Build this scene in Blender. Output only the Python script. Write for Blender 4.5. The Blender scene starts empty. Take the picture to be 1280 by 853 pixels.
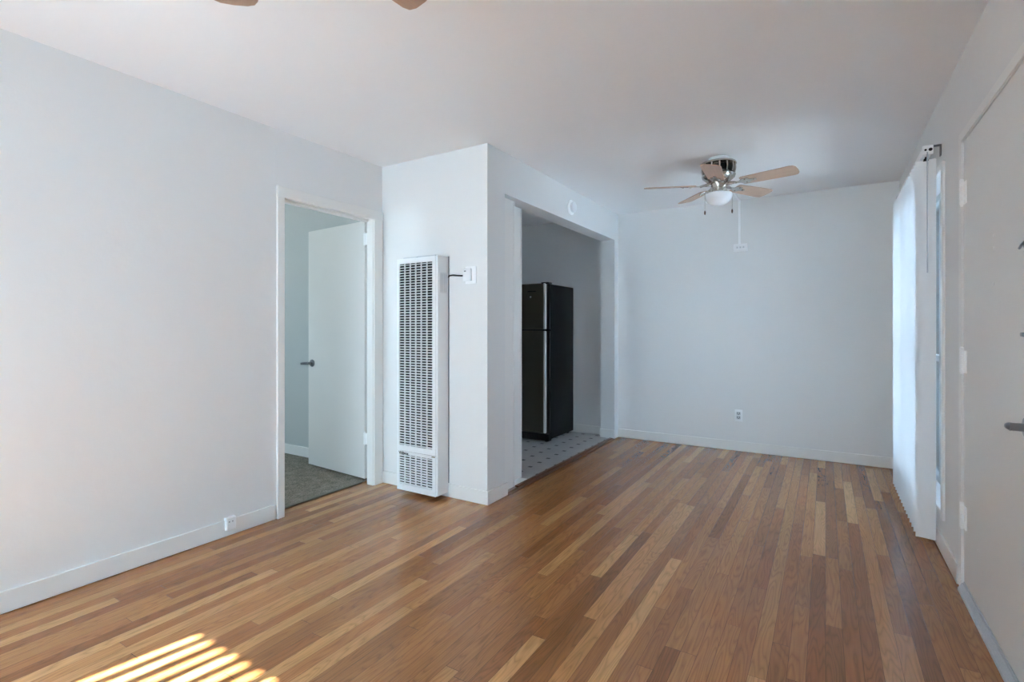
import bpy, bmesh, math, random
from mathutils import Vector, Matrix
random.seed(4)
R = math.radians
sc = bpy.context.scene
C = sc.collection

# ------------------------------------------------------------------ camera
cam_d = bpy.data.cameras.new('camera')
cam = bpy.data.objects.new('camera', cam_d); C.objects.link(cam)
cam.location = (0, 0, 1.19)
cam.rotation_euler = (R(90), 0, math.atan2(392, 638))
cam_d.sensor_width = 36
cam_d.lens = 36 * 638 / 1280
cam_d.shift_y = -15.5 / 1280
cam_d.clip_start = 0.02
sc.camera = cam

# ------------------------------------------------------------------ world, sun, exposure
w = bpy.data.worlds.new('sky'); sc.world = w; w.use_nodes = True
nt = w.node_tree; nt.nodes.clear()
wo = nt.nodes.new('ShaderNodeOutputWorld'); wb = nt.nodes.new('ShaderNodeBackground')
wb.inputs[0].default_value = (0.59, 0.80, 1.0, 1); wb.inputs[1].default_value = 20.0
nt.links.new(wb.outputs[0], wo.inputs[0])
sun_d = bpy.data.lights.new('sun', 'SUN'); sun = bpy.data.objects.new('sun', sun_d); C.objects.link(sun)
sun_d.energy = 90; sun_d.angle = R(0.6); sun_d.color = (1.0, 0.95, 0.89)
SD = Vector((0.1736, 1.0, -0.781)).normalized()
sun.rotation_euler = SD.to_track_quat('-Z', 'Y').to_euler()
sun.location = (-3, -8, 8)
sc.view_settings.view_transform = 'Standard'
sc.view_settings.look = 'None'
sc.view_settings.gamma = 1
sc.view_settings.use_curve_mapping = False
sc.view_settings.exposure = 0.65
sc.cycles.max_bounces = 16
sc.cycles.diffuse_bounces = 12
sc.cycles.transparent_max_bounces = 12
sc.cycles.sample_clamp_indirect = 12

def portal(loc, rot, sx, sy):
    d = bpy.data.lights.new('daylight_portal', 'AREA'); d.shape = 'RECTANGLE'; d.size = sx; d.size_y = sy
    d.cycles.is_portal = True
    o = bpy.data.objects.new('daylight_portal', d); C.objects.link(o); o.location = loc; o.rotation_euler = rot
portal((-1.5, -1.60, 1.15), (R(90), 0, 0), 2.1, 1.8)        # large window behind the camera
portal((0.68, 4.12, 1.12), (R(90), 0, R(90)), 1.26, 1.84)    # dining window
portal((-4.75, -0.55, 1.45), (R(90), 0, 0), 0.7, 1.1)         # bedroom window

# ------------------------------------------------------------------ materials
def new_mat(name):
    m = bpy.data.materials.new(name); m.use_nodes = True
    return m, m.node_tree, m.node_tree.nodes['Principled BSDF']
def lin(c):
    f = lambda v: v / 12.92 if v <= 0.04045 else ((v + 0.055) / 1.055) ** 2.4
    return tuple(f(v / 255) for v in c) + (1,)
def simple(name, rgb, rough=0.5, metal=0.0, spec=0.5, bump=0, bscale=200, vary=0.0, aniso=0):
    m, t, b = new_mat(name)
    b.inputs['Base Color'].default_value = lin(rgb)
    b.inputs['Roughness'].default_value = rough
    b.inputs['Metallic'].default_value = metal
    b.inputs['Specular IOR Level'].default_value = spec
    if bump or vary:
        tc = t.nodes.new('ShaderNodeTexCoord'); n = t.nodes.new('ShaderNodeTexNoise')
        n.inputs['Scale'].default_value = bscale; n.inputs['Detail'].default_value = 4
        t.links.new(tc.outputs['Object'], n.inputs['Vector'])
        if bump:
            bp = t.nodes.new('ShaderNodeBump'); bp.inputs['Strength'].default_value = bump; bp.inputs['Distance'].default_value = 0.002
            t.links.new(n.outputs['Fac'], bp.inputs['Height']); t.links.new(bp.outputs[0], b.inputs['Normal'])
        if vary:
            mx = t.nodes.new('ShaderNodeMix'); mx.data_type = 'RGBA'
            mx.inputs['A'].default_value = tuple(v * (1 - vary) for v in lin(rgb)[:3]) + (1,)
            mx.inputs['B'].default_value = tuple(min(1, v * (1 + vary)) for v in lin(rgb)[:3]) + (1,)
            t.links.new(n.outputs['Fac'], mx.inputs['Factor']); t.links.new(mx.outputs['Result'], b.inputs['Base Color'])
    return m
def paint(name, rgb, rough=0.55, b1=0.25):
    """rolled wall paint over hand-trowelled plaster: broad soft undulation plus fine stipple"""
    m, t, b = new_mat(name)
    b.inputs['Base Color'].default_value = lin(rgb); b.inputs['Roughness'].default_value = rough
    b.inputs['Specular IOR Level'].default_value = 0.35
    tc = t.nodes.new('ShaderNodeTexCoord')
    n1 = t.nodes.new('ShaderNodeTexNoise'); n1.inputs['Scale'].default_value = 7; n1.inputs['Detail'].default_value = 5
    n2 = t.nodes.new('ShaderNodeTexNoise'); n2.inputs['Scale'].default_value = 90; n2.inputs['Detail'].default_value = 3
    for n in (n1, n2): t.links.new(tc.outputs['Object'], n.inputs['Vector'])
    p1 = t.nodes.new('ShaderNodeBump'); p1.inputs['Strength'].default_value = b1; p1.inputs['Distance'].default_value = 0.012
    p2 = t.nodes.new('ShaderNodeBump'); p2.inputs['Strength'].default_value = 0.18; p2.inputs['Distance'].default_value = 0.0015
    t.links.new(n1.outputs['Fac'], p1.inputs['Height']); t.links.new(n2.outputs['Fac'], p2.inputs['Height'])
    t.links.new(p1.outputs[0], p2.inputs['Normal']); t.links.new(p2.outputs[0], b.inputs['Normal'])
    return m

class NT:
    """tiny node-maths helper"""
    def __init__(s, t): s.t = t
    def m(s, op, a, b=None, c=None):
        n = s.t.nodes.new('ShaderNodeMath'); n.operation = op
        for i, v in enumerate((a, b, c)):
            if v is None: continue
            if isinstance(v, (int, float)): n.inputs[i].default_value = v
            else: s.t.links.new(v, n.inputs[i])
        return n.outputs[0]
    def xyz(s, x, y, z=0.0):
        n = s.t.nodes.new('ShaderNodeCombineXYZ')
        for i, v in enumerate((x, y, z)):
            if isinstance(v, (int, float)): n.inputs[i].default_value = v
            else: s.t.links.new(v, n.inputs[i])
        return n.outputs[0]
    def mix(s, f, a, b, mode='MIX'):
        n = s.t.nodes.new('ShaderNodeMix'); n.data_type = 'RGBA'; n.blend_type = mode
        for k, v in (('Factor', f), ('A', a), ('B', b)):
            if isinstance(v, (int, float)): n.inputs[k].default_value = v
            elif isinstance(v, tuple): n.inputs[k].default_value = v
            else: s.t.links.new(v, n.inputs[k])
        return n.outputs['Result']

def oak_floor():
    m, t, b = new_mat('oak_strip_floor'); N = NT(t)
    tc = t.nodes.new('ShaderNodeTexCoord'); sp = t.nodes.new('ShaderNodeSeparateXYZ')
    t.links.new(tc.outputs['Object'], sp.inputs[0]); X, Y = sp.outputs[0], sp.outputs[1]
    W = 0.057
    xs = N.m('DIVIDE', X, W); row = N.m('FLOOR', xs); fx = N.m('FRACT', xs)
    wn = t.nodes.new('ShaderNodeTexWhiteNoise'); wn.noise_dimensions = '1D'; t.links.new(row, wn.inputs['W'])
    wn2 = t.nodes.new('ShaderNodeTexWhiteNoise'); wn2.noise_dimensions = '1D'; t.links.new(N.m('ADD', row, 91.3), wn2.inputs['W'])
    ln = N.m('MULTIPLY_ADD', wn2.outputs['Value'], 1.0, 0.75)
    # uneven board lengths: bend the along-board coordinate before cutting it
    yb = N.m('ADD', N.m('DIVIDE', Y, ln), N.m('MULTIPLY', wn.outputs['Value'], 37.0))
    yb = N.m('ADD', yb, N.m('MULTIPLY', N.m('SINE', N.m('MULTIPLY', yb, 2.1)), 0.3))
    col = N.m('FLOOR', yb); fy = N.m('FRACT', yb)
    idn = t.nodes.new('ShaderNodeTexWhiteNoise'); idn.noise_dimensions = '2D'; t.links.new(N.xyz(row, col), idn.inputs['Vector'])
    rid = idn.outputs['Value']
    idc = t.nodes.new('ShaderNodeSeparateXYZ'); t.links.new(idn.outputs['Color'], idc.inputs[0])
    cr = t.nodes.new('ShaderNodeValToRGB'); e = cr.color_ramp.elements
    e[0].position = 0.0; e[0].color = lin((132, 87, 50))
    e[1].position = 1.0; e[1].color = lin((202, 156, 103))
    for p, c in ((0.12, (146, 99, 58)), (0.40, (158, 109, 65)), (0.66, (169, 119, 73)), (0.84, (181, 131, 82)), (0.94, (189, 141, 90))):
        k = e.new(p); k.color = lin(c)
    t.links.new(rid, cr.inputs[0])
    base = cr.outputs[0]
    # hue drift between boards: some pinker, some greener
    base = N.mix(N.m('MULTIPLY', idc.outputs[1], 0.15), base, lin((176, 104, 68)))
    # grain
    g = N.xyz(N.m('MULTIPLY', X, 120.0), N.m('MULTIPLY', Y, 4.0), N.m('MULTIPLY', rid, 50.0))
    n1 = t.nodes.new('ShaderNodeTexNoise'); n1.inputs['Scale'].default_value = 1.0; n1.inputs['Detail'].default_value = 5; n1.inputs['Roughness'].default_value = 0.65
    t.links.new(g, n1.inputs['Vector'])
    g2 = N.xyz(N.m('MULTIPLY', X, 16.0), N.m('MULTIPLY', Y, 1.6), N.m('MULTIPLY', rid, 80.0))
    n2 = t.nodes.new('ShaderNodeTexNoise'); n2.inputs['Scale'].default_value = 1.0; n2.inputs['Detail'].default_value = 1.5
    t.links.new(g2, n2.inputs['Vector'])
    ring = N.m('ABSOLUTE', N.m('SINE', N.m('MULTIPLY', n2.outputs['Fac'], 46.0)))
    ring = N.m('POWER', ring, 0.6)
    fine = N.m('MULTIPLY_ADD', n1.outputs['Fac'], 0.62, 0.63)
    rg = N.m('MULTIPLY_ADD', ring, 0.36, 0.76)
    shade = N.m('MULTIPLY', fine, rg)
    cs = t.nodes.new('ShaderNodeVectorMath'); cs.operation = 'SCALE'; t.links.new(base, cs.inputs[0]); t.links.new(shade, cs.inputs['Scale'])
    # joints
    dx = N.m('MULTIPLY', N.m('MINIMUM', fx, N.m('SUBTRACT', 1.0, fx)), W)
    dy = N.m('MULTIPLY', N.m('MINIMUM', fy, N.m('SUBTRACT', 1.0, fy)), ln)
    jx = N.m('LESS_THAN', dx, 0.0007); jy = N.m('LESS_THAN', dy, 0.0011)
    j = N.m('MULTIPLY', N.m('MAXIMUM', jx, jy), 0.75)
    fin = N.mix(j, cs.outputs[0], lin((52, 30, 18)))
    t.links.new(fin, b.inputs['Base Color'])
    big = t.nodes.new('ShaderNodeTexNoise'); big.inputs['Scale'].default_value = 3.0; t.links.new(tc.outputs['Object'], big.inputs['Vector'])
    t.links.new(N.m('MULTIPLY_ADD', big.outputs['Fac'], 0.08, 0.16), b.inputs['Roughness'])
    bp = t.nodes.new('ShaderNodeBump'); bp.inputs['Strength'].default_value = 0.25; bp.inputs['Distance'].default_value = 0.0006
    t.links.new(N.m('SUBTRACT', N.m('MULTIPLY', n1.outputs['Fac'], 0.35), j), bp.inputs['Height']); t.links.new(bp.outputs[0], b.inputs['Normal'])
    b.inputs['Specular IOR Level'].default_value = 0.5
    return m

def tile_floor():
    m, t, b = new_mat('octagon_dot_tile'); N = NT(t)
    tc = t.nodes.new('ShaderNodeTexCoord'); sp = t.nodes.new('ShaderNodeSeparateXYZ')
    t.links.new(tc.outputs['Object'], sp.inputs[0])
    P = 0.1665
    ux = N.m('SUBTRACT', N.m('FRACT', N.m('DIVIDE', N.m('ADD', sp.outputs[0], 2.163 + P * 10.5), P)), 0.5)
    uy = N.m('SUBTRACT', N.m('FRACT', N.m('DIVIDE', N.m('ADD', sp.outputs[1], -3.987 + P * 20.5), P)), 0.5)
    ax, ay = N.m('ABSOLUTE', ux), N.m('ABSOLUTE', uy)
    d = N.m('ADD', ax, ay)
    dot = N.m('LESS_THAN', N.m('MAXIMUM', ax, ay), 0.11)
    ed = N.m('LESS_THAN', N.m('ABSOLUTE', N.m('SUBTRACT', N.m('MAXIMUM', ax, ay), 0.112)), 0.012)
    line = N.m('MAXIMUM', N.m('LESS_THAN', ax, 0.010), N.m('LESS_THAN', ay, 0.010))
    nz = t.nodes.new('ShaderNodeTexNoise'); nz.inputs['Scale'].default_value = 6; t.links.new(tc.outputs['Object'], nz.inputs['Vector'])
    white = N.mix(nz.outputs['Fac'], lin((168, 165, 163)), lin((190, 187, 184)))
    c = N.mix(N.m('MULTIPLY', N.m('MAXIMUM', ed, line), 0.35), white, lin((150, 148, 146)))
    c = N.mix(dot, c, lin((8, 8, 9)))
    t.links.new(c, b.inputs['Base Color']); b.inputs['Roughness'].default_value = 0.35
    return m

def carpet():
    m, t, b = new_mat('grey_carpet'); N = NT(t)
    tc = t.nodes.new('ShaderNodeTexCoord')
    n = t.nodes.new('ShaderNodeTexNoise'); n.inputs['Scale'].default_value = 110; n.inputs['Detail'].default_value = 4; n.inputs['Roughness'].default_value = 0.8
    n2 = t.nodes.new('ShaderNodeTexNoise'); n2.inputs['Scale'].default_value = 14; n2.inputs['Detail'].default_value = 3
    for k in (n, n2): t.links.new(tc.outputs['Object'], k.inputs['Vector'])
    cr = t.nodes.new('ShaderNodeValToRGB'); e = cr.color_ramp.elements
    e[0].position = 0.36; e[0].color = lin((70, 66, 60)); e[1].position = 0.66; e[1].color = lin((186, 178, 165))
    t.links.new(N.m('ADD', N.m('MULTIPLY', n.outputs['Fac'], 0.8), N.m('MULTIPLY', n2.outputs['Fac'], 0.2)), cr.inputs[0])
    t.links.new(cr.outputs[0], b.inputs['Base Color']); b.inputs['Roughness'].default_value = 0.95
    b.inputs['Specular IOR Level'].default_value = 0.1
    bp = t.nodes.new('ShaderNodeBump'); bp.inputs['Strength'].default_value = 0.9; bp.inputs['Distance'].default_value = 0.006
    t.links.new(n.outputs['Fac'], bp.inputs['Height']); t.links.new(bp.outputs[0], b.inputs['Normal'])
    return m

def blade_wood():
    m, t, b = new_mat('pale_blade_wood'); N = NT(t)
    tc = t.nodes.new('ShaderNodeTexCoord'); mp = t.nodes.new('ShaderNodeMapping')
    mp.inputs['Scale'].default_value = (5, 70, 20)
    t.links.new(tc.outputs['Object'], mp.inputs[0])
    n = t.nodes.new('ShaderNodeTexNoise'); n.inputs['Scale'].default_value = 1.0; n.inputs['Detail'].default_value = 4
    t.links.new(mp.outputs[0], n.inputs['Vector'])
    c = N.mix(n.outputs['Fac'], lin((172, 142, 122)), lin((200, 172, 151)))
    t.links.new(c, b.inputs['Base Color']); b.inputs['Roughness'].default_value = 0.4
    return m

def glass():
    m = bpy.data.materials.new('window_glass'); m.use_nodes = True; t = m.node_tree; t.nodes.clear()
    o = t.nodes.new('ShaderNodeOutputMaterial'); mx = t.nodes.new('ShaderNodeMixShader')
    tr = t.nodes.new('ShaderNodeBsdfTransparent'); gl = t.nodes.new('ShaderNodeBsdfGlossy'); gl.inputs['Roughness'].default_value = 0.0
    tr.inputs[0].default_value = (0.93, 0.97, 0.97, 1)
    fr = t.nodes.new('ShaderNodeFresnel'); fr.inputs[0].default_value = 1.45
    t.links.new(fr.outputs[0], mx.inputs[0]); t.links.new(tr.outputs[0], mx.inputs[1]); t.links.new(gl.outputs[0], mx.inputs[2]); t.links.new(mx.outputs[0], o.inputs[0])
    return m
def vane_mat():
    m = bpy.data.materials.new('white_vinyl_vane'); m.use_nodes = True; t = m.node_tree; b = t.nodes['Principled BSDF']
    b.inputs['Base Color'].default_value = lin((232, 234, 236)); b.inputs['Roughness'].default_value = 0.45
    o = t.nodes['Material Output']; tl = t.nodes.new('ShaderNodeBsdfTranslucent'); tl.inputs[0].default_value = lin((225, 230, 235))
    mx = t.nodes.new('ShaderNodeMixShader'); mx.inputs[0].default_value = 0.05; b.inputs['Specular IOR Level'].default_value = 0.2
    t.links.new(b.outputs[0], mx.inputs[1]); t.links.new(tl.outputs[0], mx.inputs[2]); t.links.new(mx.outputs[0], o.inputs[0])
    return m

WALL = paint('wall_paint', (228, 228, 227))
CEIL = paint('ceiling_paint', (241, 241, 242), 0.6, 0.2)
TRIM = simple('trim_gloss_paint', (232, 231, 228), 0.32, bump=0.12, bscale=25)
DOORP = simple('door_paint', (226, 224, 220), 0.38, bump=0.12, bscale=40)
TEALP = paint('bedroom_paint', (190, 194, 192), 0.55, 0.15)
OAK = oak_floor(); TILE = tile_floor(); CARPET = carpet()
DARKWOOD = simple('dark_stained_strip', (112, 66, 38), 0.3, bump=0.2, bscale=60, vary=0.2)
ENAMEL = simple('white_enamel_steel', (238, 240, 241), 0.3)
DARKIN = simple('dark_sheet_metal', (34, 36, 40), 0.5, 0.4)
GREYIN = simple('galvanised_sheet', (150, 156, 160), 0.45, 0.6)
PLASTIC = simple('white_plastic', (246, 247, 248), 0.35)
LABEL = simple('pale_label', (205, 208, 210), 0.5, vary=0.1, bscale=300)
BLACKP = simple('black_plastic', (20, 20, 22), 0.45)
STEEL = simple('brushed_stainless', (112, 108, 98), 0.30, 0.95, bump=0.05, bscale=300)
FRIDGEB = simple('black_fridge_cabinet', (8, 9, 13), 0.5, spec=0.2, bump=0.3, bscale=350)
NICKEL = simple('brushed_nickel', (196, 192, 186), 0.22, 1.0)
SATIN = simple('satin_chrome', (150, 154, 160), 0.3, 1.0)
ALU = simple('aluminium_sill', (196, 202, 206), 0.45, 0.15, bump=0.2, bscale=120, vary=0.12)
ALUF = simple('window_frame_metal', (190, 196, 200), 0.4, 0.4)
BRONZE = simple('bronze_fob', (92, 66, 50), 0.4, 0.3)
BLADE = blade_wood(); GLASS = glass(); VANE = vane_mat()
FROST = simple('frosted_white_glass', (240, 240, 242), 0.25)
GROUND = simple('outdoor_concrete', (205, 206, 208), 0.9, vary=0.15, bscale=2)
CABLE = simple('black_cable', (30, 30, 32), 0.5)
GREYP = simple('grey_plastic', (120, 124, 128), 0.5)
HINGEP = simple('thick_white_hinge_paint', (250, 250, 250), 0.3)
FILL = simple('filler_spot', (240, 240, 238), 0.6)

# ------------------------------------------------------------------ helpers
ORG = {}
def box(bm, x0, x1, y0, y1, z0, z1, bevel=0.0, seg=2, mi=0):
    r = bmesh.ops.create_cube(bm, size=1.0)
    vs = r['verts']
    bmesh.ops.scale(bm, vec=(x1 - x0, y1 - y0, z1 - z0), verts=vs)
    bmesh.ops.translate(bm, vec=((x0 + x1) / 2, (y0 + y1) / 2, (z0 + z1) / 2), verts=vs)
    if mi:
        for f in {f for v in vs for f in v.link_faces}: f.material_index = mi
    if bevel:
        es = list({e for v in vs for e in v.link_edges})
        bmesh.ops.bevel(bm, geom=es, offset=bevel, segments=seg, affect='EDGES', profile=0.5)
    return vs
def lathe(bm, prof, c, seg=40, axis='Z'):
    """profile of (radius, height) pairs turned about an axis through c"""
    rings = []
    for r, h in prof:
        ring = []
        for i in range(seg):
            a = 2 * math.pi * i / seg; p = (max(r, 1e-5) * math.cos(a), max(r, 1e-5) * math.sin(a), h)
            if axis == 'X': p = (p[2], p[0], p[1])
            if axis == 'Y': p = (p[1], p[2], p[0])
            ring.append(bm.verts.new((c[0] + p[0], c[1] + p[1], c[2] + p[2])))
        rings.append(ring)
    for a, b in zip(rings, rings[1:]):
        for i in range(seg):
            bm.faces.new((a[i], a[(i + 1) % seg], b[(i + 1) % seg], b[i]))
    bm.faces.new(rings[0][::-1]); bm.faces.new(rings[-1])
def tube(bm, pts, r, seg=10):
    pts = [Vector(p) for p in pts]; rings = []
    up = Vector((0, 0, 1))
    for i, p in enumerate(pts):
        d = (pts[min(i + 1, len(pts) - 1)] - pts[max(i - 1, 0)]).normalized()
        u = d.cross(up) if abs(d.z) < 0.95 else d.cross(Vector((1, 0, 0)))
        u.normalize(); v = d.cross(u).normalized()
        rr = r[i] if isinstance(r, (list, tuple)) else r
        rings.append([bm.verts.new(p + rr * (math.cos(2 * math.pi * k / seg) * u + math.sin(2 * math.pi * k / seg) * v)) for k in range(seg)])
    for a, b in zip(rings, rings[1:]):
        for k in range(seg): bm.faces.new((a[k], a[(k + 1) % seg], b[(k + 1) % seg], b[k]))
    bm.faces.new(rings[0][::-1]); bm.faces.new(rings[-1])
def prism(bm, pts, z0, z1, f=lambda x, y, z: (x, y, z)):
    """a 2-D outline pulled from z0 to z1"""
    a = [bm.verts.new(f(x, y, z0)) for x, y in pts]; b = [bm.verts.new(f(x, y, z1)) for x, y in pts]
    n = len(pts)
    for i in range(n): bm.faces.new((a[i], a[(i + 1) % n], b[(i + 1) % n], b[i]))
    bm.faces.new(a[::-1]); bm.faces.new(b)
def obj(name, bm, mats, parent=None, smooth=False):
    bmesh.ops.recalc_face_normals(bm, faces=bm.faces)
    if parent is not None:
        bmesh.ops.translate(bm, vec=-ORG[parent.name], verts=bm.verts)
    me = bpy.data.meshes.new(name); bm.to_mesh(me); bm.free()
    for m in (mats if isinstance(mats, (list, tuple)) else [mats]): me.materials.append(m)
    if smooth:
        for p in me.polygons: p.use_smooth = True
        me.set_sharp_from_angle(angle=R(35))
    o = bpy.data.objects.new(name, me); C.objects.link(o)
    if parent is not None: o.parent = parent
    ORG[o.name] = ORG[parent.name].copy() if parent is not None else Vector((0, 0, 0))
    return o
def thing(name, label, cat, loc, group=None):
    o = bpy.data.objects.new(name, None); C.objects.link(o); o.location = loc; o.empty_display_size = 0.1
    o['label'] = label; o['category'] = cat
    if group: o['group'] = group
    ORG[o.name] = Vector(loc); return o
def struct(o, label=None, cat=None):
    o['kind'] = 'structure'
    if label: o['label'] = label
    if cat: o['category'] = cat
    return o
def copy_tree(o, parent=None):
    c = o.copy(); C.objects.link(c); c.parent = parent
    for ch in list(o.children): copy_tree(ch, c)
    return c
def boxes(name, lst, mat, bevel=0, **k):
    bm = bmesh.new()
    for b in lst: box(bm, *b, bevel=bevel)
    return obj(name, bm, mat, **k)

H = 2.44
XL, XR, YB, YF, YP, XH = -2.925, 0.53, -1.45, 5.38, 2.84, -1.94    # left, right, back, far, heater wall, kitchen header wall
T = 0.13
# ------------------------------------------------------------------ setting
def S(name, lst, mat, label, cat, bevel=0): return struct(boxes(name, lst, mat, bevel), label, cat)
S('floor', [(XL - T, XR + 0.02, YB, YP, -0.12, 0), (XH, XR + 0.02, YP, YF, -0.12, 0)], OAK,
  'glossy oak strip floor of the living and dining room', 'floor')
S('floor_bedroom', [(-6.0, XL - T, -0.4, 3.02, -0.12, 0.006)], CARPET, 'speckled grey carpet floor seen through the bedroom doorway', 'floor')
S('floor_kitchen', [(-4.4, -1.99, 2.97, YF + .01, -0.12, 0.002)], TILE, 'white kitchen floor with small black square dots', 'floor')
S('ceiling', [(-6.2, XR + 0.3, YB - 0.3, YF + 0.2, H, H + 0.15)], CEIL, 'white painted plaster ceiling over the rooms', 'ceiling')
# left wall with the bedroom doorway
D0, D1, DH = 1.99, 2.75, 2.035
S('wall_left', [(XL - T, XL, YB, D0, 0, H), (XL - T, XL, D0, 2.835, DH, H), (XL - 0.058, XL, D1, 3.12, 0, DH), (XL - T, XL - 0.058, 2.835, 3.12, 0, H), (XL - 0.058, XL, 2.835, 3.12, DH, H),
                (XL - 0.002, XL + 0.0012, 1.948, 1.951, 2.08, 2.36)], WALL, 'long white plaster wall left of the bedroom doorway', 'wall')
S('wall_partition', [(XL, XH - 0.17, YP, 2.97, 0, H), (XH - 0.17, XH, YP, 3.06, 0, H)], WALL, 'white wall end carrying the furnace and thermostat', 'wall')
# kitchen opening: stepped pocket edges, header, short return at the far end
S('wall_header', [(XH - 0.16, XH, 3.06, YF, 2.148, H), (XH - 0.16, XH, 5.275, YF, 0, 2.148)], WALL,
  'white header wall above the wide kitchen opening', 'wall')
S('trim_1', [(XH - 0.08, XH - 0.05, 3.06, 3.27, 0.007, 2.146), (XH - 0.082, XH - 0.045, 3.258, 3.272, 0.007, 2.146)], TRIM, 'outer recessed white strip in the stepped kitchen opening edge', 'trim', 0.004)
S('trim_2', [(XH - 0.157, XH - 0.125, 3.06, 3.50, 0.007, 2.146), (XH - 0.158, XH - 0.12, 3.488, 3.504, 0.007, 2.146)], TRIM, 'inner recessed white strip in the stepped kitchen opening edge', 'trim', 0.004)
S('wall_far', [(-4.4, XR + T, YF, YF + T, 0, H)], WALL, 'plain bluish white wall at the far end of the dining area', 'wall')
W0, W1, WZ0, WZ1 = 3.49, 4.75, 0.22, 2.035
P0, P1, PH = 2.10, 3.046, 2.042
S('wall_right', [(XR, XR + T, YB, P0, 0, H), (XR, XR + T, P0, P1, PH, H), (XR, XR + T, P1, W0, 0, H), (XR, XR + T, W0, W1, 0, WZ0),
                 (XR, XR + T, W0, W1, WZ1, H), (XR, XR + T, W1, YF, 0, H)], WALL, 'white wall on the right holding the entry door and blinds', 'wall')
B0, B1, BZ0, BZ1 = -2.575, -0.45, 0.25, 2.05
S('wall_back', [(XL - T, B0, YB - 0.12, YB, 0, H), (B1, XR + T, YB - 0.12, YB, 0, H), (B0, B1, YB - 0.12, YB, 0, BZ0), (B0, B1, YB - 0.12, YB, BZ1, H)],
  WALL, 'white wall behind the camera with a wide window', 'wall')
S('wall_bedroom_back', [(-6.0, XL - T, 3.02, 3.12, 0, H)], TEALP, 'pale blue bedroom wall behind the open door', 'wall')
S('wall_bedroom_left', [(-6.1, -6.0, -0.5, 3.12, 0, H)], TEALP, 'pale blue bedroom side wall out of view', 'wall')
S('wall_bedroom_front', [(-6.0, -5.1, -0.5, -0.4, 0, H), (-4.4, XL - T, -0.5, -0.4, 0, H), (-5.1, -4.4, -0.5, -0.4, 0, 0.9), (-5.1, -4.4, -0.5, -0.4, 2.0, H)],
  TEALP, 'pale blue bedroom wall with a window out of view', 'wall')
S('wall_kitchen_left', [(-4.5, -4.4, 3.12, YF + T, 0, H)], WALL, 'kitchen side wall out of view', 'wall')
S('wall_sky_block', [(4.2, 4.4, -6.0, 14.0, -0.4, 5.2)], simple('sky_block_stucco', (138, 146, 157), 0.9, bump=0.3, bscale=30), 'added unseen stucco wall blocking direct sky outside the dining window', 'wall')  # added out of view to cut the direct sky reaching the dining blind
S('wall_vane_shade', [(XR + T, 2.5, 3.20, 3.36, -0.4, 3.2)], simple('vane_shade_stucco', (150, 158, 168), 0.9, bump=0.3, bscale=30), 'added unseen stucco wall keeping side skylight off the dining vanes', 'wall')  # added out of view so skylight misses the camera-side faces of the vanes
S('wall_sun_block', [(-2.95, 7.0, -7.2, -7.0, -0.4, 6.4)], simple('sun_block_stucco', (206, 208, 210), 0.9, bump=0.3, bscale=30), 'added unseen stucco wall blocking sun from most of the wide window', 'wall')  # added out of view; lets sun through only at the window's left end
S('ground', [(-30, 30, -30, 35, -0.5, -0.4)], GROUND, 'grey concrete ground outside the windows', 'ground')

# baseboards
BH, BT = 0.095, 0.012
def baseboard(name, runs, label):
    bm = bmesh.new()
    for x0, x1, y0, y1 in runs:
        box(bm, x0, x1, y0, y1, 0.003, BH, bevel=0.003)
    struct(obj(name, bm, TRIM), label, 'baseboard')
baseboard('baseboard_left', [(XL, XL + BT, YB, 1.935)], 'white baseboard along the foot of the left wall')
baseboard('baseboard_partition', [(XL + 0.002, -2.66, YP - BT, YP), (-2.262, XH + BT, YP - BT, YP), (XH, XH + BT, YP, 3.085)],
          'white baseboard wrapping the corner beside the furnace')
baseboard('baseboard_far', [(XH + 0.01, XR - 0.01, YF - BT, YF)], 'white baseboard along the far dining wall')
baseboard('baseboard_kitchen', [(-2.45 + .01, XH - 0.165, YF - BT, YF), (XH - 0.165, XH - 0.002, 5.275 - BT, 5.275)], 'white baseboard in the kitchen beside the refrigerator')
baseboard('baseboard_right', [(XR - BT, XR, 3.10, YF - 0.02)], 'white baseboard below the dining window')
baseboard('baseboard_bedroom', [(-6.0, XL - T - 0.1, 3.02 - BT, 3.02)], 'pale baseboard in the bedroom behind the door')
baseboard('baseboard_back', [(XL, XR, YB, YB + BT)], 'white baseboard of the wall behind the camera')

# bedroom door casing and jamb
def casing(name, label):
    bm = bmesh.new(); x0, x1 = XL, XL + 0.018
    cw = 0.055
    box(bm, x0, x1, D0 - cw + 0.01, D0 + 0.004, 0, DH + cw - 0.012, bevel=0.004)
    box(bm, x0, x1, D1 - 0.004, D1 + cw + 0.028, 0, DH + cw - 0.012, bevel=0.004)
    box(bm, x0, x1 + 0.001, D0 - cw + 0.008, D1 + cw + 0.03, DH - 0.02, DH + 0.05, bevel=0.004)
    # jamb lining and stop
    box(bm, XL - T - 0.002, XL + 0.003, D0 - 0.01, D0 + 0.008, 0, DH)
    box(bm, XL - 0.060, XL + 0.003, D1 - 0.008, D1 + 0.01, 0, DH)
    box(bm, XL - T - 0.002, XL - 0.056, 2.828, 2.838, 0, DH)
    box(bm, XL - T - 0.002, XL + 0.003, D0, 2.835, DH - 0.012, DH + 0.002)
    box(bm, XL - 0.085, XL - 0.045, D0 + 0.006, D0 + 0.02, 0, DH - 0.01, bevel=0.002)
    box(bm, XL - 0.085, XL - 0.045, D0, D1, DH - 0.03, DH - 0.012, bevel=0.002)
    struct(obj(name, bm, TRIM), label, 'door frame')
casing('trim_3', 'white wooden frame around the bedroom doorway')
S('trim_4', [(XL - T - 0.012, XL - T + 0.018, D0 + 0.008, D1 - 0.008, 0.0, 0.009)], simple('brown_metal_strip', (110, 100, 88), 0.45, 0.3), 'thin dark carpet strip across the bedroom doorway', 'threshold', 0.002)
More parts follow.
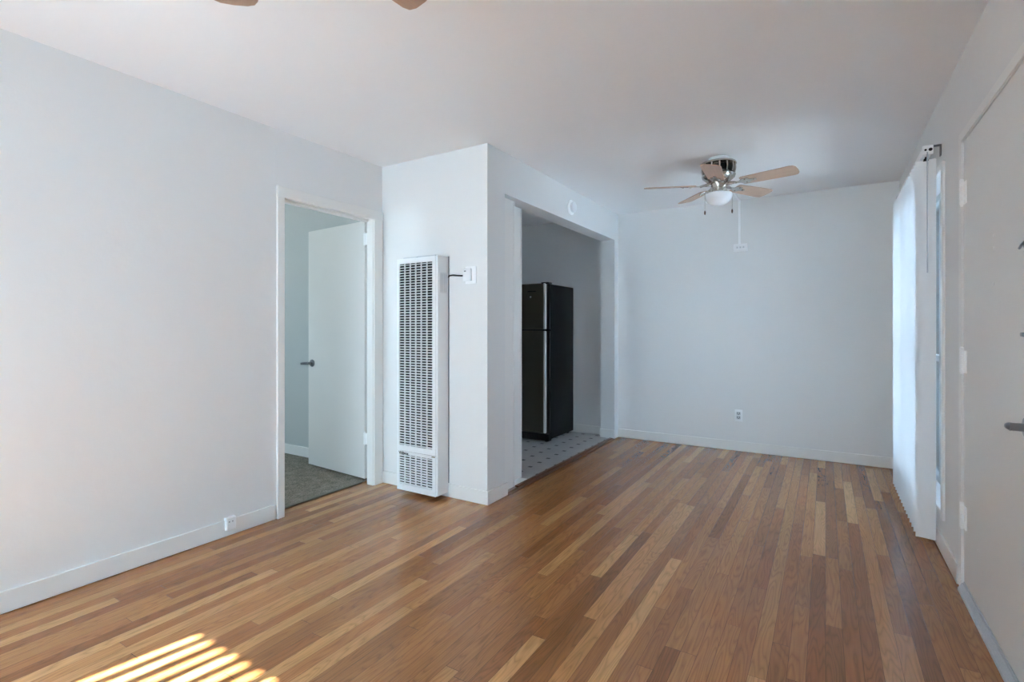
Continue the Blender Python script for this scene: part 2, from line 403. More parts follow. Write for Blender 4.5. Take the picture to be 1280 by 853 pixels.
# kitchen threshold
S('trim_5', [(-1.993, -1.958, 3.285, 5.262, 0, 0.010), (-1.962, XH + 0.018, 3.09, 5.262, 0, 0.005)], DARKWOOD, 'dark stained wooden strip between oak floor and kitchen tile', 'threshold', 0.002)
S('trim_6', [(-2.085, -1.996, 3.07, 3.49, 0.0, 0.0068)], TRIM, 'short white painted sill at the foot of the kitchen opening', 'trim', 0.002)

# bedroom door, swung fully open against the bedroom wall
def hinge(parent, x, y, z, length=0.09, name='hinge', leaf='X', side=1):
    bm = bmesh.new()
    for k in range(5):
        z0 = z - length / 2 + k * length / 5
        lathe(bm, [(0.0055, z0 + 0.0008), (0.0062, z0 + 0.0016), (0.0062, z0 + length / 5 - 0.0016), (0.0055, z0 + length / 5 - 0.0008)], (x, y, 0), 14)
    lathe(bm, [(0.004, z - length / 2 - 0.006), (0.0055, z - length / 2 - 0.003), (0.0045, z - length / 2)], (x, y, 0), 14)
    lathe(bm, [(0.0045, z + length / 2), (0.007, z + length / 2 + 0.003), (0.006, z + length / 2 + 0.009), (0.002, z + length / 2 + 0.011)], (x, y, 0), 14)
    return bm
HX, HY = XL - T + 0.004, 2.760
bm = bmesh.new()
box(bm, -0.762, 0, 0, 0.035, 0.018, 2.03, bevel=0.0025)
door2 = obj('door_2', bm, DOORP); struct(door2, 'flat white bedroom door standing open with a lever handle', 'door')
bm = bmesh.new()
for zz in (0.9,):
    lathe(bm, [(0.001, 0.0), (0.03, 0.0), (0.032, -0.003), (0.03, -0.009), (0.012, -0.011), (0.011, -0.045), (0.013, -0.05), (0.001, -0.05)], (-0.70, 0.0, 0.893), 24, 'Y')
    tube(bm, [(-0.70, -0.044, 0.893), (-0.715, -0.05, 0.893), (-0.75, -0.052, 0.892), (-0.785, -0.050, 0.889), (-0.797, -0.047, 0.888)], [0.012, 0.012, 0.011, 0.011, 0.009], 12)
hd = obj('door_handle', bm, SATIN, door2, True); hd['label'] = 'dull metal lever handle'
for zz in (1.885, 0.335):
    bm = hinge(None, 0.012, -0.004, zz)
    box(bm, -0.002, 0.045, -0.0075, -0.0045, zz - 0.045, zz + 0.045)
    box(bm, 0.0, 0.09, -0.006, -0.003, zz - 0.045, zz + 0.045)
    for q in (-0.03, 0.03):
        lathe(bm, [(0.001, -0.009), (0.004, -0.0085), (0.004, -0.007)], (0.028, 0, zz + q), 10, 'Y')
    hh = obj('hinge', bm, HINGEP, door2, True); hh['label'] = 'white painted hinge'
door2.location = (HX - 0.012, HY + 0.028, 0); door2.rotation_euler = (0, 0, R(-4.5))

# entry door (right wall)
XD = 0.5335
bm = bmesh.new(); box(bm, XD, XD + 0.044, P0 + 0.004, P1 - 0.006, 0.046, PH - 0.005, bevel=0.002)
door1 = obj('door_1', bm, DOORP); struct(door1, 'flat white entry door at the right edge with painted hinges', 'door')
for zz in (1.799, 1.041, 0.342):
    bm = bmesh.new()
    hy, hx = P1 - 0.018, XR - 0.006
    for k in range(5):
        z0 = zz - 0.05 + k * 0.02
        lathe(bm, [(0.007, z0 + 0.0008), (0.008, z0 + 0.002), (0.008, z0 + 0.018), (0.007, z0 + 0.0192)], (hx, hy, 0), 14)
    lathe(bm, [(0.005, zz + 0.05), (0.0085, zz + 0.053), (0.0075, zz + 0.064), (0.002, zz + 0.067)], (hx, hy, 0), 14)
    lathe(bm, [(0.003, zz - 0.058), (0.006, zz - 0.055), (0.005, zz - 0.05)], (hx, hy, 0), 14)
    box(bm, hx + 0.001, XD + 0.001, hy - 0.012, hy + 0.004, zz - 0.05, zz + 0.05)
    box(bm, XD - 0.004, XD + 0.001, hy - 0.045, hy - 0.006, zz - 0.05, zz + 0.05, bevel=0.001)
    hh = obj('hinge', bm, HINGEP, door1, True); hh['label'] = 'paint-covered white butt hinge'
bm = bmesh.new()   # lever handle
ly, lz = 2.165, 0.885
lathe(bm, [(0.001, 0), (0.033, 0), (0.034, -0.004), (0.03, -0.011), (0.013, -0.013), (0.012, -0.040), (0.013, -0.046), (0.001, -0.047)], (XD, ly, lz), 28, 'X')
tube(bm, [(XD - 0.036, ly - 0.002, lz), (XD - 0.042, ly + 0.004, lz), (XD - 0.044, ly + 0.014, lz), (XD - 0.043, ly + 0.022, lz)], [0.0125, 0.0125, 0.0115, 0.008], 16)
hh = obj('door_handle', bm, SATIN, door1, True); hh['label'] = 'satin metal lever handle'
bm = bmesh.new()   # deadbolt
lathe(bm, [(0.001, 0), (0.031, 0), (0.031, -0.006), (0.024, -0.012), (0.006, -0.013), (0.001, -0.013)], (XD, 2.105, 1.172), 28, 'X')
box(bm, XD - 0.034, XD - 0.012, 2.091, 2.119, 1.166, 1.179, bevel=0.003)
hh = obj('deadbolt', bm, SATIN, door1, True); hh['label'] = 'dull metal thumb turn'
bm = bmesh.new()   # door viewer
lathe(bm, [(0.001, 0), (0.014, 0), (0.014, -0.004), (0.009, -0.007), (0.001, -0.007)], (XD, 2.19, 1.452), 24, 'X')
tube(bm, [(XD - 0.008, 2.228, 1.446), (XD - 0.012, 2.19, 1.452), (XD - 0.008, 2.165, 1.462)], 0.004, 8)
hh = obj('door_viewer', bm, SATIN, door1, True); hh['label'] = 'small metal viewer cover'
bm = bmesh.new()
for zz, r_ in ((1.536, 0.0065), (1.491, 0.006), (1.357, 0.007), (0.28, 0.004), (1.85, 0.004)):
    lathe(bm, [(r_, 0.001), (r_, -0.0005), (r_ * 0.6, -0.0018), (0.0005, -0.002)], (XD, 2.558 + (0.0 if r_ > 0.005 else 0.23), zz), 12, 'X')
hh = obj('filled_screw_hole', bm, FILL, door1); hh['label'] = 'white filler dabs in old screw holes'
# entry door frame: casing and jamb edge
bm = bmesh.new()
box(bm, XR - 0.005, XR + 0.004, P1 + 0.004, P1 + 0.052, 0, PH + 0.04, bevel=0.002)
box(bm, XR - 0.008, XR + 0.004, P0 - 0.05, P0, 0, PH + 0.04, bevel=0.003)
box(bm, XR - 0.0055, XR + 0.004, P0 - 0.052, P1 + 0.054, PH, PH + 0.042, bevel=0.003)
box(bm, XR, XR + 0.09, P1 - 0.003, P1 + 0.01, 0, PH)
box(bm, XR, XR + 0.09, P0 - 0.01, P0 + 0.003, 0, PH)
box(bm, XR, XR + 0.09, P0, P1, PH - 0.003, PH + 0.01)
struct(obj('trim_7', bm, TRIM), 'flat white frame around the entry door', 'door frame')
bm = bmesh.new()
prism(bm, [(0.512, 0.0), (0.513, 0.012), (0.517, 0.016), (0.5285, 0.036), (0.530, 0.034), (0.5315, 0.034), (0.533, 0.043), (0.58, 0.043), (0.66, 0.010), (0.66, 0.0)], P0 - 0.02, P1 + 0.0,
      lambda x, y, z: (x, z, y))
struct(obj('trim_8', bm, ALU), 'worn grey metal sill below the entry door', 'threshold')

# ------------------------------------------------------------------ windows
def window_x(name, label):
    f = bmesh.new()
    xo, xi = XR + 0.075, XR + 0.115
    for (y0, y1, z0, z1) in ((W0, W0 + 0.04, WZ0, WZ1), (W1 - 0.04, W1, WZ0, WZ1), (W0, W1, WZ0, WZ0 + 0.04), (W0, W1, WZ1 - 0.04, WZ1)):
        box(f, xo, xi, y0, y1, z0, z1, bevel=0.003)
    ym = (W0 + W1) / 2
    box(f, xo + 0.004, xi - 0.004, ym - 0.025, ym + 0.025, WZ0 + 0.03, WZ1 - 0.03, bevel=0.003)
    box(f, xo + 0.004, xi - 0.004, W0 + 0.03, W1 - 0.03, 0.98, 1.02, bevel=0.003)
    o = struct(obj(name, f, ALUF), label, 'window')
    g = bmesh.new(); box(g, XR + 0.093, XR + 0.097, W0 + 0.03, W1 - 0.03, WZ0 + 0.03, WZ1 - 0.03); obj('glass', g, GLASS, o)
    c = bmesh.new()   # casing on the room side
    cw = 0.045
    for (y0, y1, z0, z1) in ((W0 - cw, W0 + 0.002, WZ0 - 0.035, WZ1 + 0.035), (W1 - 0.002, W1 + cw, WZ0 - 0.035, WZ1 + 0.035), (W0, W1, WZ1 - 0.002, WZ1 + 0.035)):
        box(c, XR - 0.012, XR + 0.006, y0, y1, z0, z1, bevel=0.004)
    obj('window_casing', c, TRIM, o)
    s = bmesh.new(); box(s, XR - 0.012, XR + 0.075, W0, W1, WZ0 - 0.02, WZ0 + 0.004, bevel=0.004); obj('window_sill', s, TRIM, o)
window_x('window_1', 'metal framed dining window behind the vertical blinds')
def window_y(name, x0, x1, z0, z1, y, label, t=0.12):
    f = bmesh.new(); a, b_ = y + 0.01, y + 0.05
    for (p, q, r_, s_) in ((x0, x0 + 0.035, z0, z1), (x1 - 0.035, x1, z0, z1), (x0, x1, z0, z0 + 0.035), (x0, x1, z1 - 0.02, z1)):
        box(f, p, q, a, b_, r_, s_, bevel=0.003)
    o = struct(obj(name, f, ALUF), label, 'window')
    g = bmesh.new(); box(g, x0 + 0.02, x1 - 0.02, y + 0.028, y + 0.032, z0 + 0.02, z1 - 0.015); obj('glass', g, GLASS, o)
    s = bmesh.new(); box(s, x0, x1, y + 0.05, y + t + 0.02, z0 - 0.015, z0 + 0.004, bevel=0.004); obj('window_sill', s, TRIM, o)
window_y('window_2', B0, B1, BZ0, BZ1, YB - 0.12, 'wide window behind the camera letting in the sun')
window_y('window_3', -5.1, -4.4, 0.9, 2.0, -0.5, 'bedroom window out of view', 0.10)

# ------------------------------------------------------------------ vertical blinds
def vane_bm(cx, cy, ang, z0, z1, w_=0.089):
    """one gently curved vinyl vane turning about its vertical middle line"""
    bm = bmesh.new(); n = 6; t = 0.0009
    ca, sa = math.cos(ang), math.sin(ang); A, B_ = [], []
    for i in range(n + 1):
        u = (i / n - 0.5) * w_; b_ = 0.006 * (1 - (2 * u / w_) ** 2) - 0.003
        for off, L in ((t / 2, A), (-t / 2, B_)):
            v = b_ + off; L.append((cx + ca * u - sa * v, cy + sa * u + ca * v))
    prism(bm, A + B_[::-1], z0, z1)
    return bm
def blind(name, label, origin, pos, ang, z0, z1, rail, group=None):
    r_ = thing(name, label, 'blinds', origin)
    bm = bmesh.new(); box(bm, *rail, bevel=0.004); obj('headrail', bm, PLASTIC, r_)
    for (x, y) in pos:
        a = ang + R(random.uniform(-2.5, 2.5))
        v = obj('vane', vane_bm(x, y, a, z0, z1), VANE, r_, True)
    for (x, y) in pos:
        bm = bmesh.new()
        prism(bm, [(-0.012, -0.006), (0.012, -0.006), (0.010, 0.004), (0.004, 0.010), (0.004, rail[4] + 0.003 - z1), (-0.004, rail[4] + 0.003 - z1), (-0.004, 0.010), (-0.010, 0.004)], -0.003, 0.003, lambda a_, b_, c_: (x + a_, y + c_, z1 + b_))
        obj('vane_clip', bm, BLACKP, r_)
    return r_
VX = 0.470
pos = [(VX, 3.585 + 0.08 * i) for i in range(15)]
bl = blind('vertical_blind', 'white vertical blind with vanes turned open over the dining window', (VX, 4.1, 0.03), pos, R(-13), 0.035, 2.118,
           (VX - 0.021, VX + 0.021, 3.53, 4.78, 2.135, 2.175))
bm = bmesh.new()   # rail end cap with two cord holes
box(bm, VX - 0.024, VX + 0.024, 3.518, 3.534, 2.13, 2.18, bevel=0.004)
cap = obj('end_cap', bm, PLASTIC, bl, True)
bm = bmesh.new()
for dx, r_ in ((-0.010, 0.0055), (0.011, 0.0085)):
    lathe(bm, [(0.0005, 0.0), (r_, 0.0), (r_, -0.002), (0.0005, -0.002)], (VX + dx, 3.518, 2.155), 16, 'Y')
obj('cord_hole', bm, BLACKP, cap)
bm = bmesh.new()
box(bm, VX + 0.015, XR - 0.001, 3.535, 3.56, 2.176, 2.181); box(bm, XR - 0.006, XR - 0.001, 3.535, 3.56, 2.12, 2.181)
hh = obj('bracket', bm, GREYP, bl); hh['label'] = 'grey metal wall bracket'
bm = bmesh.new(); tube(bm, [(VX - 0.003, 3.515, 2.14), (VX - 0.004, 3.508, 2.13), (VX - 0.004, 3.505, 1.49)], 0.0035, 8)
hh = obj('tilt_wand', bm, simple('clear_grey_wand', (176, 182, 190), 0.3), bl, True); hh['label'] = 'thin grey tilt wand'
pos2 = [(B0 - 0.028 + 0.079 * i, YB + 0.075) for i in range(28)]
blind('vertical_blind', 'white vertical blind on the window behind the camera', (-1.5, YB + 0.075, 0.1), pos2, R(-69.5), 0.10, 2.14,
      (B0 - 0.08, B1 + 0.08, YB + 0.054, YB + 0.096, 2.165, 2.205))

# ------------------------------------------------------------------ wall furnace
fx0, fx1, fy, fz0, fz1 = -2.645, -2.285, 2.715, 0.03, 1.69
fur = thing('wall_furnace', 'tall white louvered wall furnace beside the bedroom doorway', 'heater', (-2.465, YP, fz0))
bm = bmesh.new()    # casing: open-fronted sheet box
box(bm, fx0 + 0.010, fx0 + 0.016, fy + 0.012, YP, fz0, fz1 + 0.004)
box(bm, fx1 - 0.004, fx1 + 0.014, fy + 0.006, YP, fz0 + 0.004, fz1 + 0.006, bevel=0.004)
box(bm, fx0 + 0.012, fx1, fy + 0.012, YP, fz1 - 0.004, fz1 + 0.004)
box(bm, fx0 + 0.012, fx1, fy + 0.012, YP, fz0, fz0 + 0.006)
obj('casing', bm, ENAMEL, fur)
bm = bmesh.new(); box(bm, fx0 + 0.017, fx1 - 0.005, YP - 0.012, YP - 0.004, fz0 + 0.007, fz1 - 0.005)
box(bm, fx0 + 0.0165, fx0 + 0.019, fy + 0.013, YP - 0.004, fz0 + 0.007, fz1 - 0.005); box(bm, fx1 - 0.008, fx1 - 0.005, fy + 0.013, YP - 0.004, fz0 + 0.007, fz1 - 0.005)
box(bm, fx0 + 0.09, fx1 - 0.12, fy + 0.06, YP - 0.02, 0.45, 1.5, bevel=0.01)
hh = obj('burner_chamber', bm, DARKIN, fur); hh['label'] = 'dark metal interior behind the louvers'
def grille(name, x0, x1, z0, z1, gx0, gx1, gz0, gz1, rows, label=None):
    bm = bmesh.new()
    for b_ in ((x0, gx0, z0, z1), (gx1, x1, z0, z1), (gx0, gx1, z0, gz0), (gx0, gx1, gz1, z1)):
        box(bm, b_[0], b_[1], fy, fy + 0.010, b_[2], b_[3])
    p = (gz1 - gz0) / rows
    for k in range(rows):      # pressed louvers: each blade leans out at its foot
        zc = gz0 + (k + 0.5) * p
        prism(bm, [(fy + 0.000, zc - 0.0040), (fy + 0.0012, zc - 0.0049), (fy + 0.0090, zc + 0.0020), (fy + 0.0085, zc + 0.0030)], gx0, gx1, lambda a, b_, c_: (c_, a, b_))
    for k in range(1, 6):
        xx = gx0 + (gx1 - gx0) * k / 6
        box(bm, xx - 0.0028, xx + 0.0028, fy - 0.0005, fy + 0.010, gz0, gz1)
    o = obj(name, bm, ENAMEL, fur)
    if label: o['label'] = label
    return o
gx0, gx1 = fx0 + 0.020, fx1 - 0.030
g1 = grille('upper_grille', fx0, fx1, 0.312, fz1, gx0, gx1, 0.352, 1.655, 69)
g2 = grille('lower_grille', fx0, fx1, fz0, 0.308, gx0, gx1, 0.072, 0.287, 12)
bm = bmesh.new(); box(bm, fx1 - 0.032, fx1 - 0.004, fy - 0.006, fy + 0.002, 0.300, 0.306, bevel=0.001)
hh = obj('catch', bm, simple('brass_catch', (150, 140, 110), 0.4, 0.6), fur); hh['label'] = 'small brass catch'
bm = bmesh.new()
box(bm, fx0 + 0.03, fx0 + 0.16, fy + 0.03, fy + 0.1, fz1 + 0.004, fz1 + 0.014, bevel=0.002); box(bm, fx0 + 0.17, fx1 - 0.03, fy + 0.03, fy + 0.1, fz1 + 0.004, fz1 + 0.016, bevel=0.002)
hh = obj('top_vent', bm, simple('pale_vent_metal', (200, 204, 207), 0.45), fur); hh['label'] = 'grey metal vent cap'
bm = bmesh.new(); box(bm, fx1 + 0.014, fx1 + 0.0148, fy + 0.030, fy + 0.105, 1.437, 1.58)
for k in range(4): box(bm, fx1 + 0.0144, fx1 + 0.0154, fy + 0.036 + k * 0.018, fy + 0.044 + k * 0.018, 1.447, 1.57, mi=1)
hh = obj('label_plate', bm, [simple('sticker', (224, 226, 228), 0.5), simple('label_print', (206, 209, 212), 0.5)], fur); hh['label'] = 'pale grey printed sticker'
# maker's lettering on the lower panel
def text_mesh(name, body, size, loc, rot, mat, parent, extr=0.0006):
    cu = bpy.data.curves.new(name, 'FONT'); cu.body = body; cu.size = size; cu.extrude = extr; cu.align_x = 'LEFT'; cu.offset = size * 0.02
    to = bpy.data.objects.new(name, cu); C.objects.link(to)
    dg = bpy.context.evaluated_depsgraph_get(); me = bpy.data.meshes.new_from_object(to.evaluated_get(dg))
    bpy.data.objects.remove(to)
    M = Matrix.Translation(Vector(loc) - (ORG[parent.name] if parent else Vector())) @ Matrix.Rotation(rot[2], 4, 'Z') @ Matrix.Rotation(rot[0], 4, 'X')
    me.transform(M); me.materials.clear(); me.materials.append(mat)
    o = bpy.data.objects.new(name, me); C.objects.link(o); o.parent = parent; ORG[o.name] = ORG[parent.name].copy() if parent else Vector()
    return o
hh = text_mesh('nameplate', 'Williams', 0.026, (fx0 + 0.018, fy - 0.001, 0.289), (R(90), 0, 0), BLACKP, fur); hh['label'] = 'small dark lettering'

# thermostat and its cable
th = thing('thermostat', 'small white square thermostat on the wall beside the furnace', 'thermostat', (-2.085, YP, 1.555))
bm = bmesh.new(); box(bm, -2.120, -2.030, YP - 0.006, YP, 1.498, 1.618, bevel=0.002); obj('wall_plate', bm, PLASTIC, th)
bm = bmesh.new(); box(bm, -2.128, -2.062, YP - 0.027, YP - 0.006, 1.515, 1.602, bevel=0.005); cv = obj('cover', bm, ENAMEL, th, True)
bm = bmesh.new(); box(bm, -2.115, -2.099, YP - 0.0278, YP - 0.0268, 1.580, 1.588); hh = obj('badge', bm, GREYP, cv); hh['label'] = 'tiny grey badge'
bm = bmesh.new()
tube(bm, [(fx1 + 0.016, YP - 0.004, 1.553), (-2.255, YP - 0.01, 1.563), (-2.225, YP - 0.008, 1.565), (-2.19, YP - 0.007, 1.560), (-2.16, YP - 0.007, 1.557), (-2.126, YP - 0.006, 1.556)], 0.0052, 10)
cb = obj('thermostat_cable', bm, CABLE, None, True); cb['label'] = 'short black cable running between furnace and thermostat'; cb['category'] = 'cable'
# grey strip painted in for the dark gap along the furnace side
S('gap_shade_strip', [(fx1 + 0.0145, fx1 + 0.020, YP - 0.006, YP, 0.10, 1.70)], GREYP, 'thin grey strip painting the shaded gap at the right side of the furnace', 'trim')

# ------------------------------------------------------------------ refrigerator
rx0, rx1, ry0, ry1 = -3.2, -2.452, 4.775, 5.33
fr = thing('refrigerator', 'black refrigerator with stainless doors standing in the kitchen', 'refrigerator', (-2.83, 5.05, 0.002))
bm = bmesh.new(); box(bm, rx0, rx1, ry0, ry1, 0.03, 1.655, bevel=0.006); obj('cabinet', bm, FRIDGEB, fr, True)
bm = bmesh.new(); box(bm, rx0 + 0.01, rx1 - 0.004, ry0 - 0.05, ry0 + 0.02, 0.015, 0.085, bevel=0.004)
for k in range(14): box(bm, rx0 + 0.06 + k * 0.045, rx0 + 0.09 + k * 0.045, ry0 - 0.052, ry0 - 0.04, 0.03, 0.07)
obj('kick_grille', bm, BLACKP, fr)
for nm, z0, z1 in (('freezer_door', 1.180, 1.668), ('lower_door', 0.092, 1.168)):
    bm = bmesh.new(); box(bm, rx0, rx1 - 0.042, ry0 - 0.062, ry0 - 0.012, z0, z1, bevel=0.022, seg=6)
    d = obj(nm, bm, STEEL, fr, True)
    bm = bmesh.new(); box(bm, rx0 + 0.008, rx1 - 0.004, ry0 - 0.03, ry0 - 0.001, z0 + 0.004, z1 - 0.003, bevel=0.003)
    hh = obj('door_liner', bm, BLACKP, d); hh['label'] = 'black inner door edge'
    bm = bmesh.new(); box(bm, rx1 - 0.064, rx1 - 0.038, ry0 - 0.0635, ry0 - 0.020, z0 + 0.003, z1 - 0.003, bevel=0.009, seg=4)
    hh = obj('edge_highlight', bm, simple('painted_edge_glint', (205, 203, 200), 0.45, 0.35), d, True); hh['label'] = 'pale strip painting the reflection on the rounded steel door edge'  # lighter colour stands in for the reflection along the rounded door edge
    bm = bmesh.new(); za, zb = (z0 + 0.05, z1 - 0.12) if nm == 'freezer_door' else (z1 - 0.55, z1 - 0.05)
    tube(bm, [(rx0 + 0.05, ry0 - 0.062, za), (rx0 + 0.05, ry0 - 0.10, za + 0.02), (rx0 + 0.05, ry0 - 0.10, zb - 0.02), (rx0 + 0.05, ry0 - 0.062, zb)], 0.011, 12)
    obj('door_handle', bm, BLACKP, d, True)
    if nm == 'freezer_door':
        bm = bmesh.new(); box(bm, -2.70, -2.60, ry0 - 0.0635, ry0 - 0.061, 1.578, 1.590); hh = obj('nameplate', bm, BLACKP, d); hh['label'] = 'dark narrow nameplate'
        bm = bmesh.new(); lathe(bm, [(0.011, 0.0), (0.011, -0.002), (0.008, -0.003), (0.0005, -0.003)], (-2.665, ry0 - 0.061, 1.525), 18, 'Y'); hh = obj('badge', bm, PLASTIC, d, True); hh['label'] = 'small round pale badge'
bm = bmesh.new(); box(bm, rx1 - 0.09, rx1 - 0.002, ry0 - 0.055, ry0 + 0.03, 1.656, 1.676, bevel=0.004); obj('hinge_cover', bm, BLACKP, fr)
for i, (x, y) in enumerate(((rx0 + 0.05, ry0 - 0.01), (rx1 - 0.05, ry0 - 0.01), (rx0 + 0.05, ry1 - 0.05), (rx1 - 0.05, ry1 - 0.05))):
    bm = bmesh.new(); lathe(bm, [(0.016, 0.0021), (0.018, 0.008), (0.012, 0.02), (0.008, 0.034)], (x, y, 0), 16); obj('leveling_foot', bm, BLACKP, fr)

# ------------------------------------------------------------------ ceiling fans
def make_fan(cx, cy, ang0, label):
    f = thing('ceiling_fan', label, 'ceiling fan', (cx, cy, H), 'wood bladed ceiling fans')
    zt = H
    def P(pts): return pts
    bm = bmesh.new(); lathe(bm, [(0.001, zt), (0.070, zt), (0.074, zt - 0.006), (0.070, zt - 0.022), (0.066, zt - 0.030), (0.001, zt - 0.030)], (cx, cy, 0), 44); obj('ceiling_plate', bm, PLASTIC, f, True)
    bm = bmesh.new(); lathe(bm, [(0.001, zt - 0.030), (0.104, zt - 0.030), (0.120, zt - 0.036), (0.123, zt - 0.048), (0.110, zt - 0.054), (0.094, zt - 0.056), (0.094, zt - 0.112), (0.108, zt - 0.116), (0.118, zt - 0.126), (0.112, zt - 0.144), (0.085, zt - 0.166), (0.055, zt - 0.184), (0.001, zt - 0.184)], (cx, cy, 0), 48)
    mo = obj('motor_housing', bm, NICKEL, f, True)
    for k in range(14):
        bm = bmesh.new()
        a = 2 * math.pi * k / 14
        pts = [(0.094, -0.054), (0.118, -0.050), (0.121, -0.085), (0.114, -0.116), (0.094, -0.112)]
        ca, sa = math.cos(a), math.sin(a)
        prism(bm, pts, -0.0045, 0.0045, lambda r_, z_, s_: (cx + ca * r_ - sa * s_, cy + sa * r_ + ca * s_, zt + z_))
        obj('motor_rib', bm, NICKEL, mo)
    bm = bmesh.new(); lathe(bm, [(0.0952, zt - 0.058), (0.0962, zt - 0.060), (0.0962, zt - 0.105), (0.0952, zt - 0.107)], (cx, cy, 0), 40); hh = obj('vent_mesh', bm, BLACKP, mo, True); hh['label'] = 'dark cooling vents'
    bm = bmesh.new(); lathe(bm, [(0.001, zt - 0.182), (0.048, zt - 0.182), (0.054, zt - 0.190), (0.054, zt - 0.220), (0.050, zt - 0.223), (0.050, zt - 0.230), (0.056, zt - 0.234), (0.058, zt - 0.252), (0.070, zt - 0.260), (0.001, zt - 0.261)], (cx, cy, 0), 40); sh = obj('switch_housing', bm, NICKEL, f, True)
    bm = bmesh.new(); lathe(bm, [(0.001, zt - 0.257), (0.085, zt - 0.257), (0.094, zt - 0.263), (0.095, zt - 0.276), (0.090, zt - 0.297), (0.076, zt - 0.318), (0.054, zt - 0.333), (0.028, zt - 0.342), (0.001, zt - 0.345)], (cx, cy, 0), 48); obj('light_bowl', bm, FROST, f, True)
    for s_, zl in ((-1, 0.405), (1, 0.392)):
        ux, uy = 0.852 * s_, 0.5235 * s_; bm = bmesh.new()
        pts = [(cx + ux * 0.055, cy + uy * 0.055, zt - 0.240), (cx + ux * 0.088, cy + uy * 0.088, zt - 0.241), (cx + ux * 0.1, cy + uy * 0.1, zt - 0.250), (cx + ux * 0.1, cy + uy * 0.1, zt - zl + 0.02)]
        tube(bm, pts, 0.0012, 6)
        n = int((zl - 0.285) / 0.006)
        for q in range(n):
            bmesh.ops.create_icosphere(bm, subdivisions=1, radius=0.0021, matrix=Matrix.Translation((pts[3][0], pts[3][1], zt - 0.255 - q * 0.006)))
        ch = obj('pull_chain', bm, NICKEL, f, True)
        bm = bmesh.new(); lathe(bm, [(0.002, zt - zl + 0.022), (0.0055, zt - zl + 0.014), (0.0065, zt - zl + 0.004), (0.004, zt - zl - 0.008), (0.001, zt - zl - 0.010)], (pts[3][0], pts[3][1], 0), 14)
        obj('pull_fob', bm, BRONZE, ch, True)
    # blades (built along +X about the fan axis, then turned)
    r0, r1 = 0.165, 0.528
    out = [(r0, -0.046), (r0 + 0.012, -0.054), (0.30, -0.060), (r1 - 0.035, -0.066), (r1 - 0.012, -0.060), (r1, -0.040), (r1 + 0.004, 0.0), (r1, 0.040), (r1 - 0.012, 0.060), (r1 - 0.035, 0.066), (0.30, 0.060), (r0 + 0.012, 0.054), (r0, 0.046)]
    pitch = R(-12)
    for k in range(5):
        a = ang0 + 2 * math.pi * k / 5
        bm = bmesh.new(); prism(bm, out, -0.003, 0.003)
        M = Matrix.Translation((0, 0, -0.197)) @ Matrix.Rotation(a, 4, 'Z') @ Matrix.Rotation(pitch, 4, 'X')
        me_o = obj('blade', bm, BLADE); me_o.parent = f; me_o.matrix_local = M; ORG[me_o.name] = Vector()
        bm = bmesh.new()
        prism(bm, [(0.060, -0.012), (0.12, -0.010), (0.155, -0.014), (0.175, -0.036), (0.215, -0.034), (0.225, -0.014), (0.262, -0.010), (0.268, 0.0), (0.262, 0.010), (0.225, 0.014), (0.215, 0.034), (0.175, 0.036), (0.155, 0.014), (0.12, 0.010), (0.060, 0.012)], -0.0075, -0.003)
        tube(bm, [(0.05, 0, 0.018), (0.09, 0, 0.004), (0.13, 0, -0.006)], 0.009, 10)
        for (sx, sy) in ((0.195, -0.024), (0.195, 0.024), (0.250, 0.0)):
            lathe(bm, [(0.0065, -0.0075), (0.0065, -0.0095), (0.003, -0.0115), (0.0005, -0.0115)], (sx, sy, 0), 12)
        ir = obj('blade_iron', bm, NICKEL, None, True); ir.parent = me_o
    return f
fan1 = make_fan(-0.670, 3.988, R(-14), 'wood bladed ceiling fan with a frosted bowl light over the dining area')
fan2 = copy_tree(fan1); fan2.location = (-1.15, 0.722, H); fan2.rotation_euler = (0, 0, R(82 - 56))
fan2['label'] = 'ceiling fan above the living area, only two blade tips showing at the top edge'

# ------------------------------------------------------------------ surface wiring on the far wall
rc = thing('cable_raceway', 'thin white raceway running from the dining fan down the far wall', 'raceway', (-0.712, YF, H))
bm = bmesh.new(); box(bm, -0.722, -0.702, 4.10, YF - 0.001, H - 0.012, H, bevel=0.002); obj('ceiling_run', bm, PLASTIC, rc)
bm = bmesh.new(); box(bm, -0.722, -0.702, YF - 0.012, YF, 2.005, H, bevel=0.002); obj('wall_run', bm, PLASTIC, rc)
sb = thing('switch_box', 'small white surface box at the end of the raceway', 'switch', (-0.70, YF, 1.972))
bm = bmesh.new(); box(bm, -0.762, -0.640, YF - 0.032, YF, 1.937, 2.008, bevel=0.003); bx_ = obj('box_body', bm, PLASTIC, sb, True)
bm = bmesh.new(); box(bm, -0.756, -0.646, YF - 0.035, YF - 0.032, 1.941, 2.004, bevel=0.001); obj('cover_plate', bm, ENAMEL, sb)
bm = bmesh.new()
for q in (-0.728, -0.700, -0.672): box(bm, q - 0.007, q + 0.007, YF - 0.040, YF - 0.034, 1.966, 1.982, bevel=0.001)
obj('toggle', bm, LABEL, sb)
ou = thing('wall_outlet', 'white duplex outlet low on the far dining wall', 'outlet', (-0.72, YF, 0.345))
bm = bmesh.new(); box(bm, -0.755, -0.685, YF - 0.006, YF, 0.288, 0.402, bevel=0.002); pl = obj('cover_plate', bm, PLASTIC, ou, True)
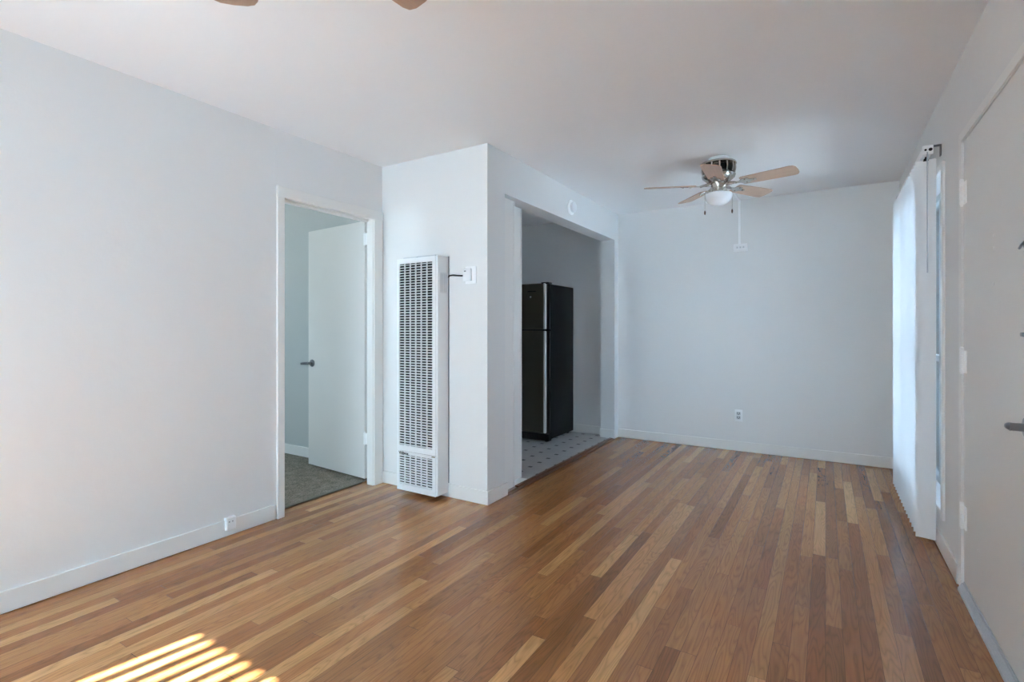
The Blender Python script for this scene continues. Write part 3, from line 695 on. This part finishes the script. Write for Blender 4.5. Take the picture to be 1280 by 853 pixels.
for zz in (0.326, 0.366):
    bm = bmesh.new(); box(bm, -0.738, -0.702, YF - 0.009, YF - 0.006, zz - 0.016, zz + 0.016, bevel=0.004); rcp = obj('receptacle', bm, LABEL, pl, True)
    # slots belong to the receptacle's own mesh look
    me = rcp.data; bm = bmesh.new(); bm.from_mesh(me)
    o_ = ORG[rcp.name]
    for (a, b_, z0, z1) in ((-0.731, -0.7265, zz - 0.004, zz + 0.010), (-0.7135, -0.709, zz - 0.004, zz + 0.010), (-0.7235, -0.7165, zz - 0.013, zz - 0.006)):
        box(bm, a - o_.x, b_ - o_.x, YF - 0.0098 - o_.y, YF - 0.0085 - o_.y, z0 - o_.z, z1 - o_.z, mi=1)
    bm.to_mesh(me); bm.free(); me.materials.append(simple('slot_dark', (50, 54, 58), 0.6))
lo = thing('wall_outlet', 'white surface outlet box mounted on the left baseboard', 'outlet', (XL + BT, 1.66, 0.075))
bm = bmesh.new(); box(bm, XL, XL + 0.026, 1.62, 1.677, 0.038, 0.110, bevel=0.003); pl = obj('box_body', bm, PLASTIC, lo, True)
bm = bmesh.new(); box(bm, XL + 0.026, XL + 0.029, 1.624, 1.673, 0.042, 0.106, bevel=0.001); obj('cover_plate', bm, ENAMEL, lo)
bm = bmesh.new()
for yy in (1.636, 1.655): box(bm, XL + 0.0288, XL + 0.030, yy - 0.003, yy + 0.003, 0.084, 0.090)
obj('socket_slot', bm, GREYP, lo)

# smoke alarm on the header
sa = thing('smoke_alarm', 'round white smoke alarm on the header above the kitchen opening', 'smoke alarm', (XH, 4.153, 2.27))
bm = bmesh.new(); lathe(bm, [(0.001, 0), (0.062, 0), (0.066, 0.004), (0.066, 0.014), (0.060, 0.018), (0.001, 0.018)], (XH, 4.15, 2.27), 40, 'X'); obj('base_ring', bm, PLASTIC, sa, True)
bm = bmesh.new(); lathe(bm, [(0.001, 0.018), (0.046, 0.018), (0.048, 0.022), (0.046, 0.042), (0.038, 0.047), (0.001, 0.048)], (XH, 4.15, 2.27), 40, 'X'); obj('sensor_cover', bm, ENAMEL, sa, True)
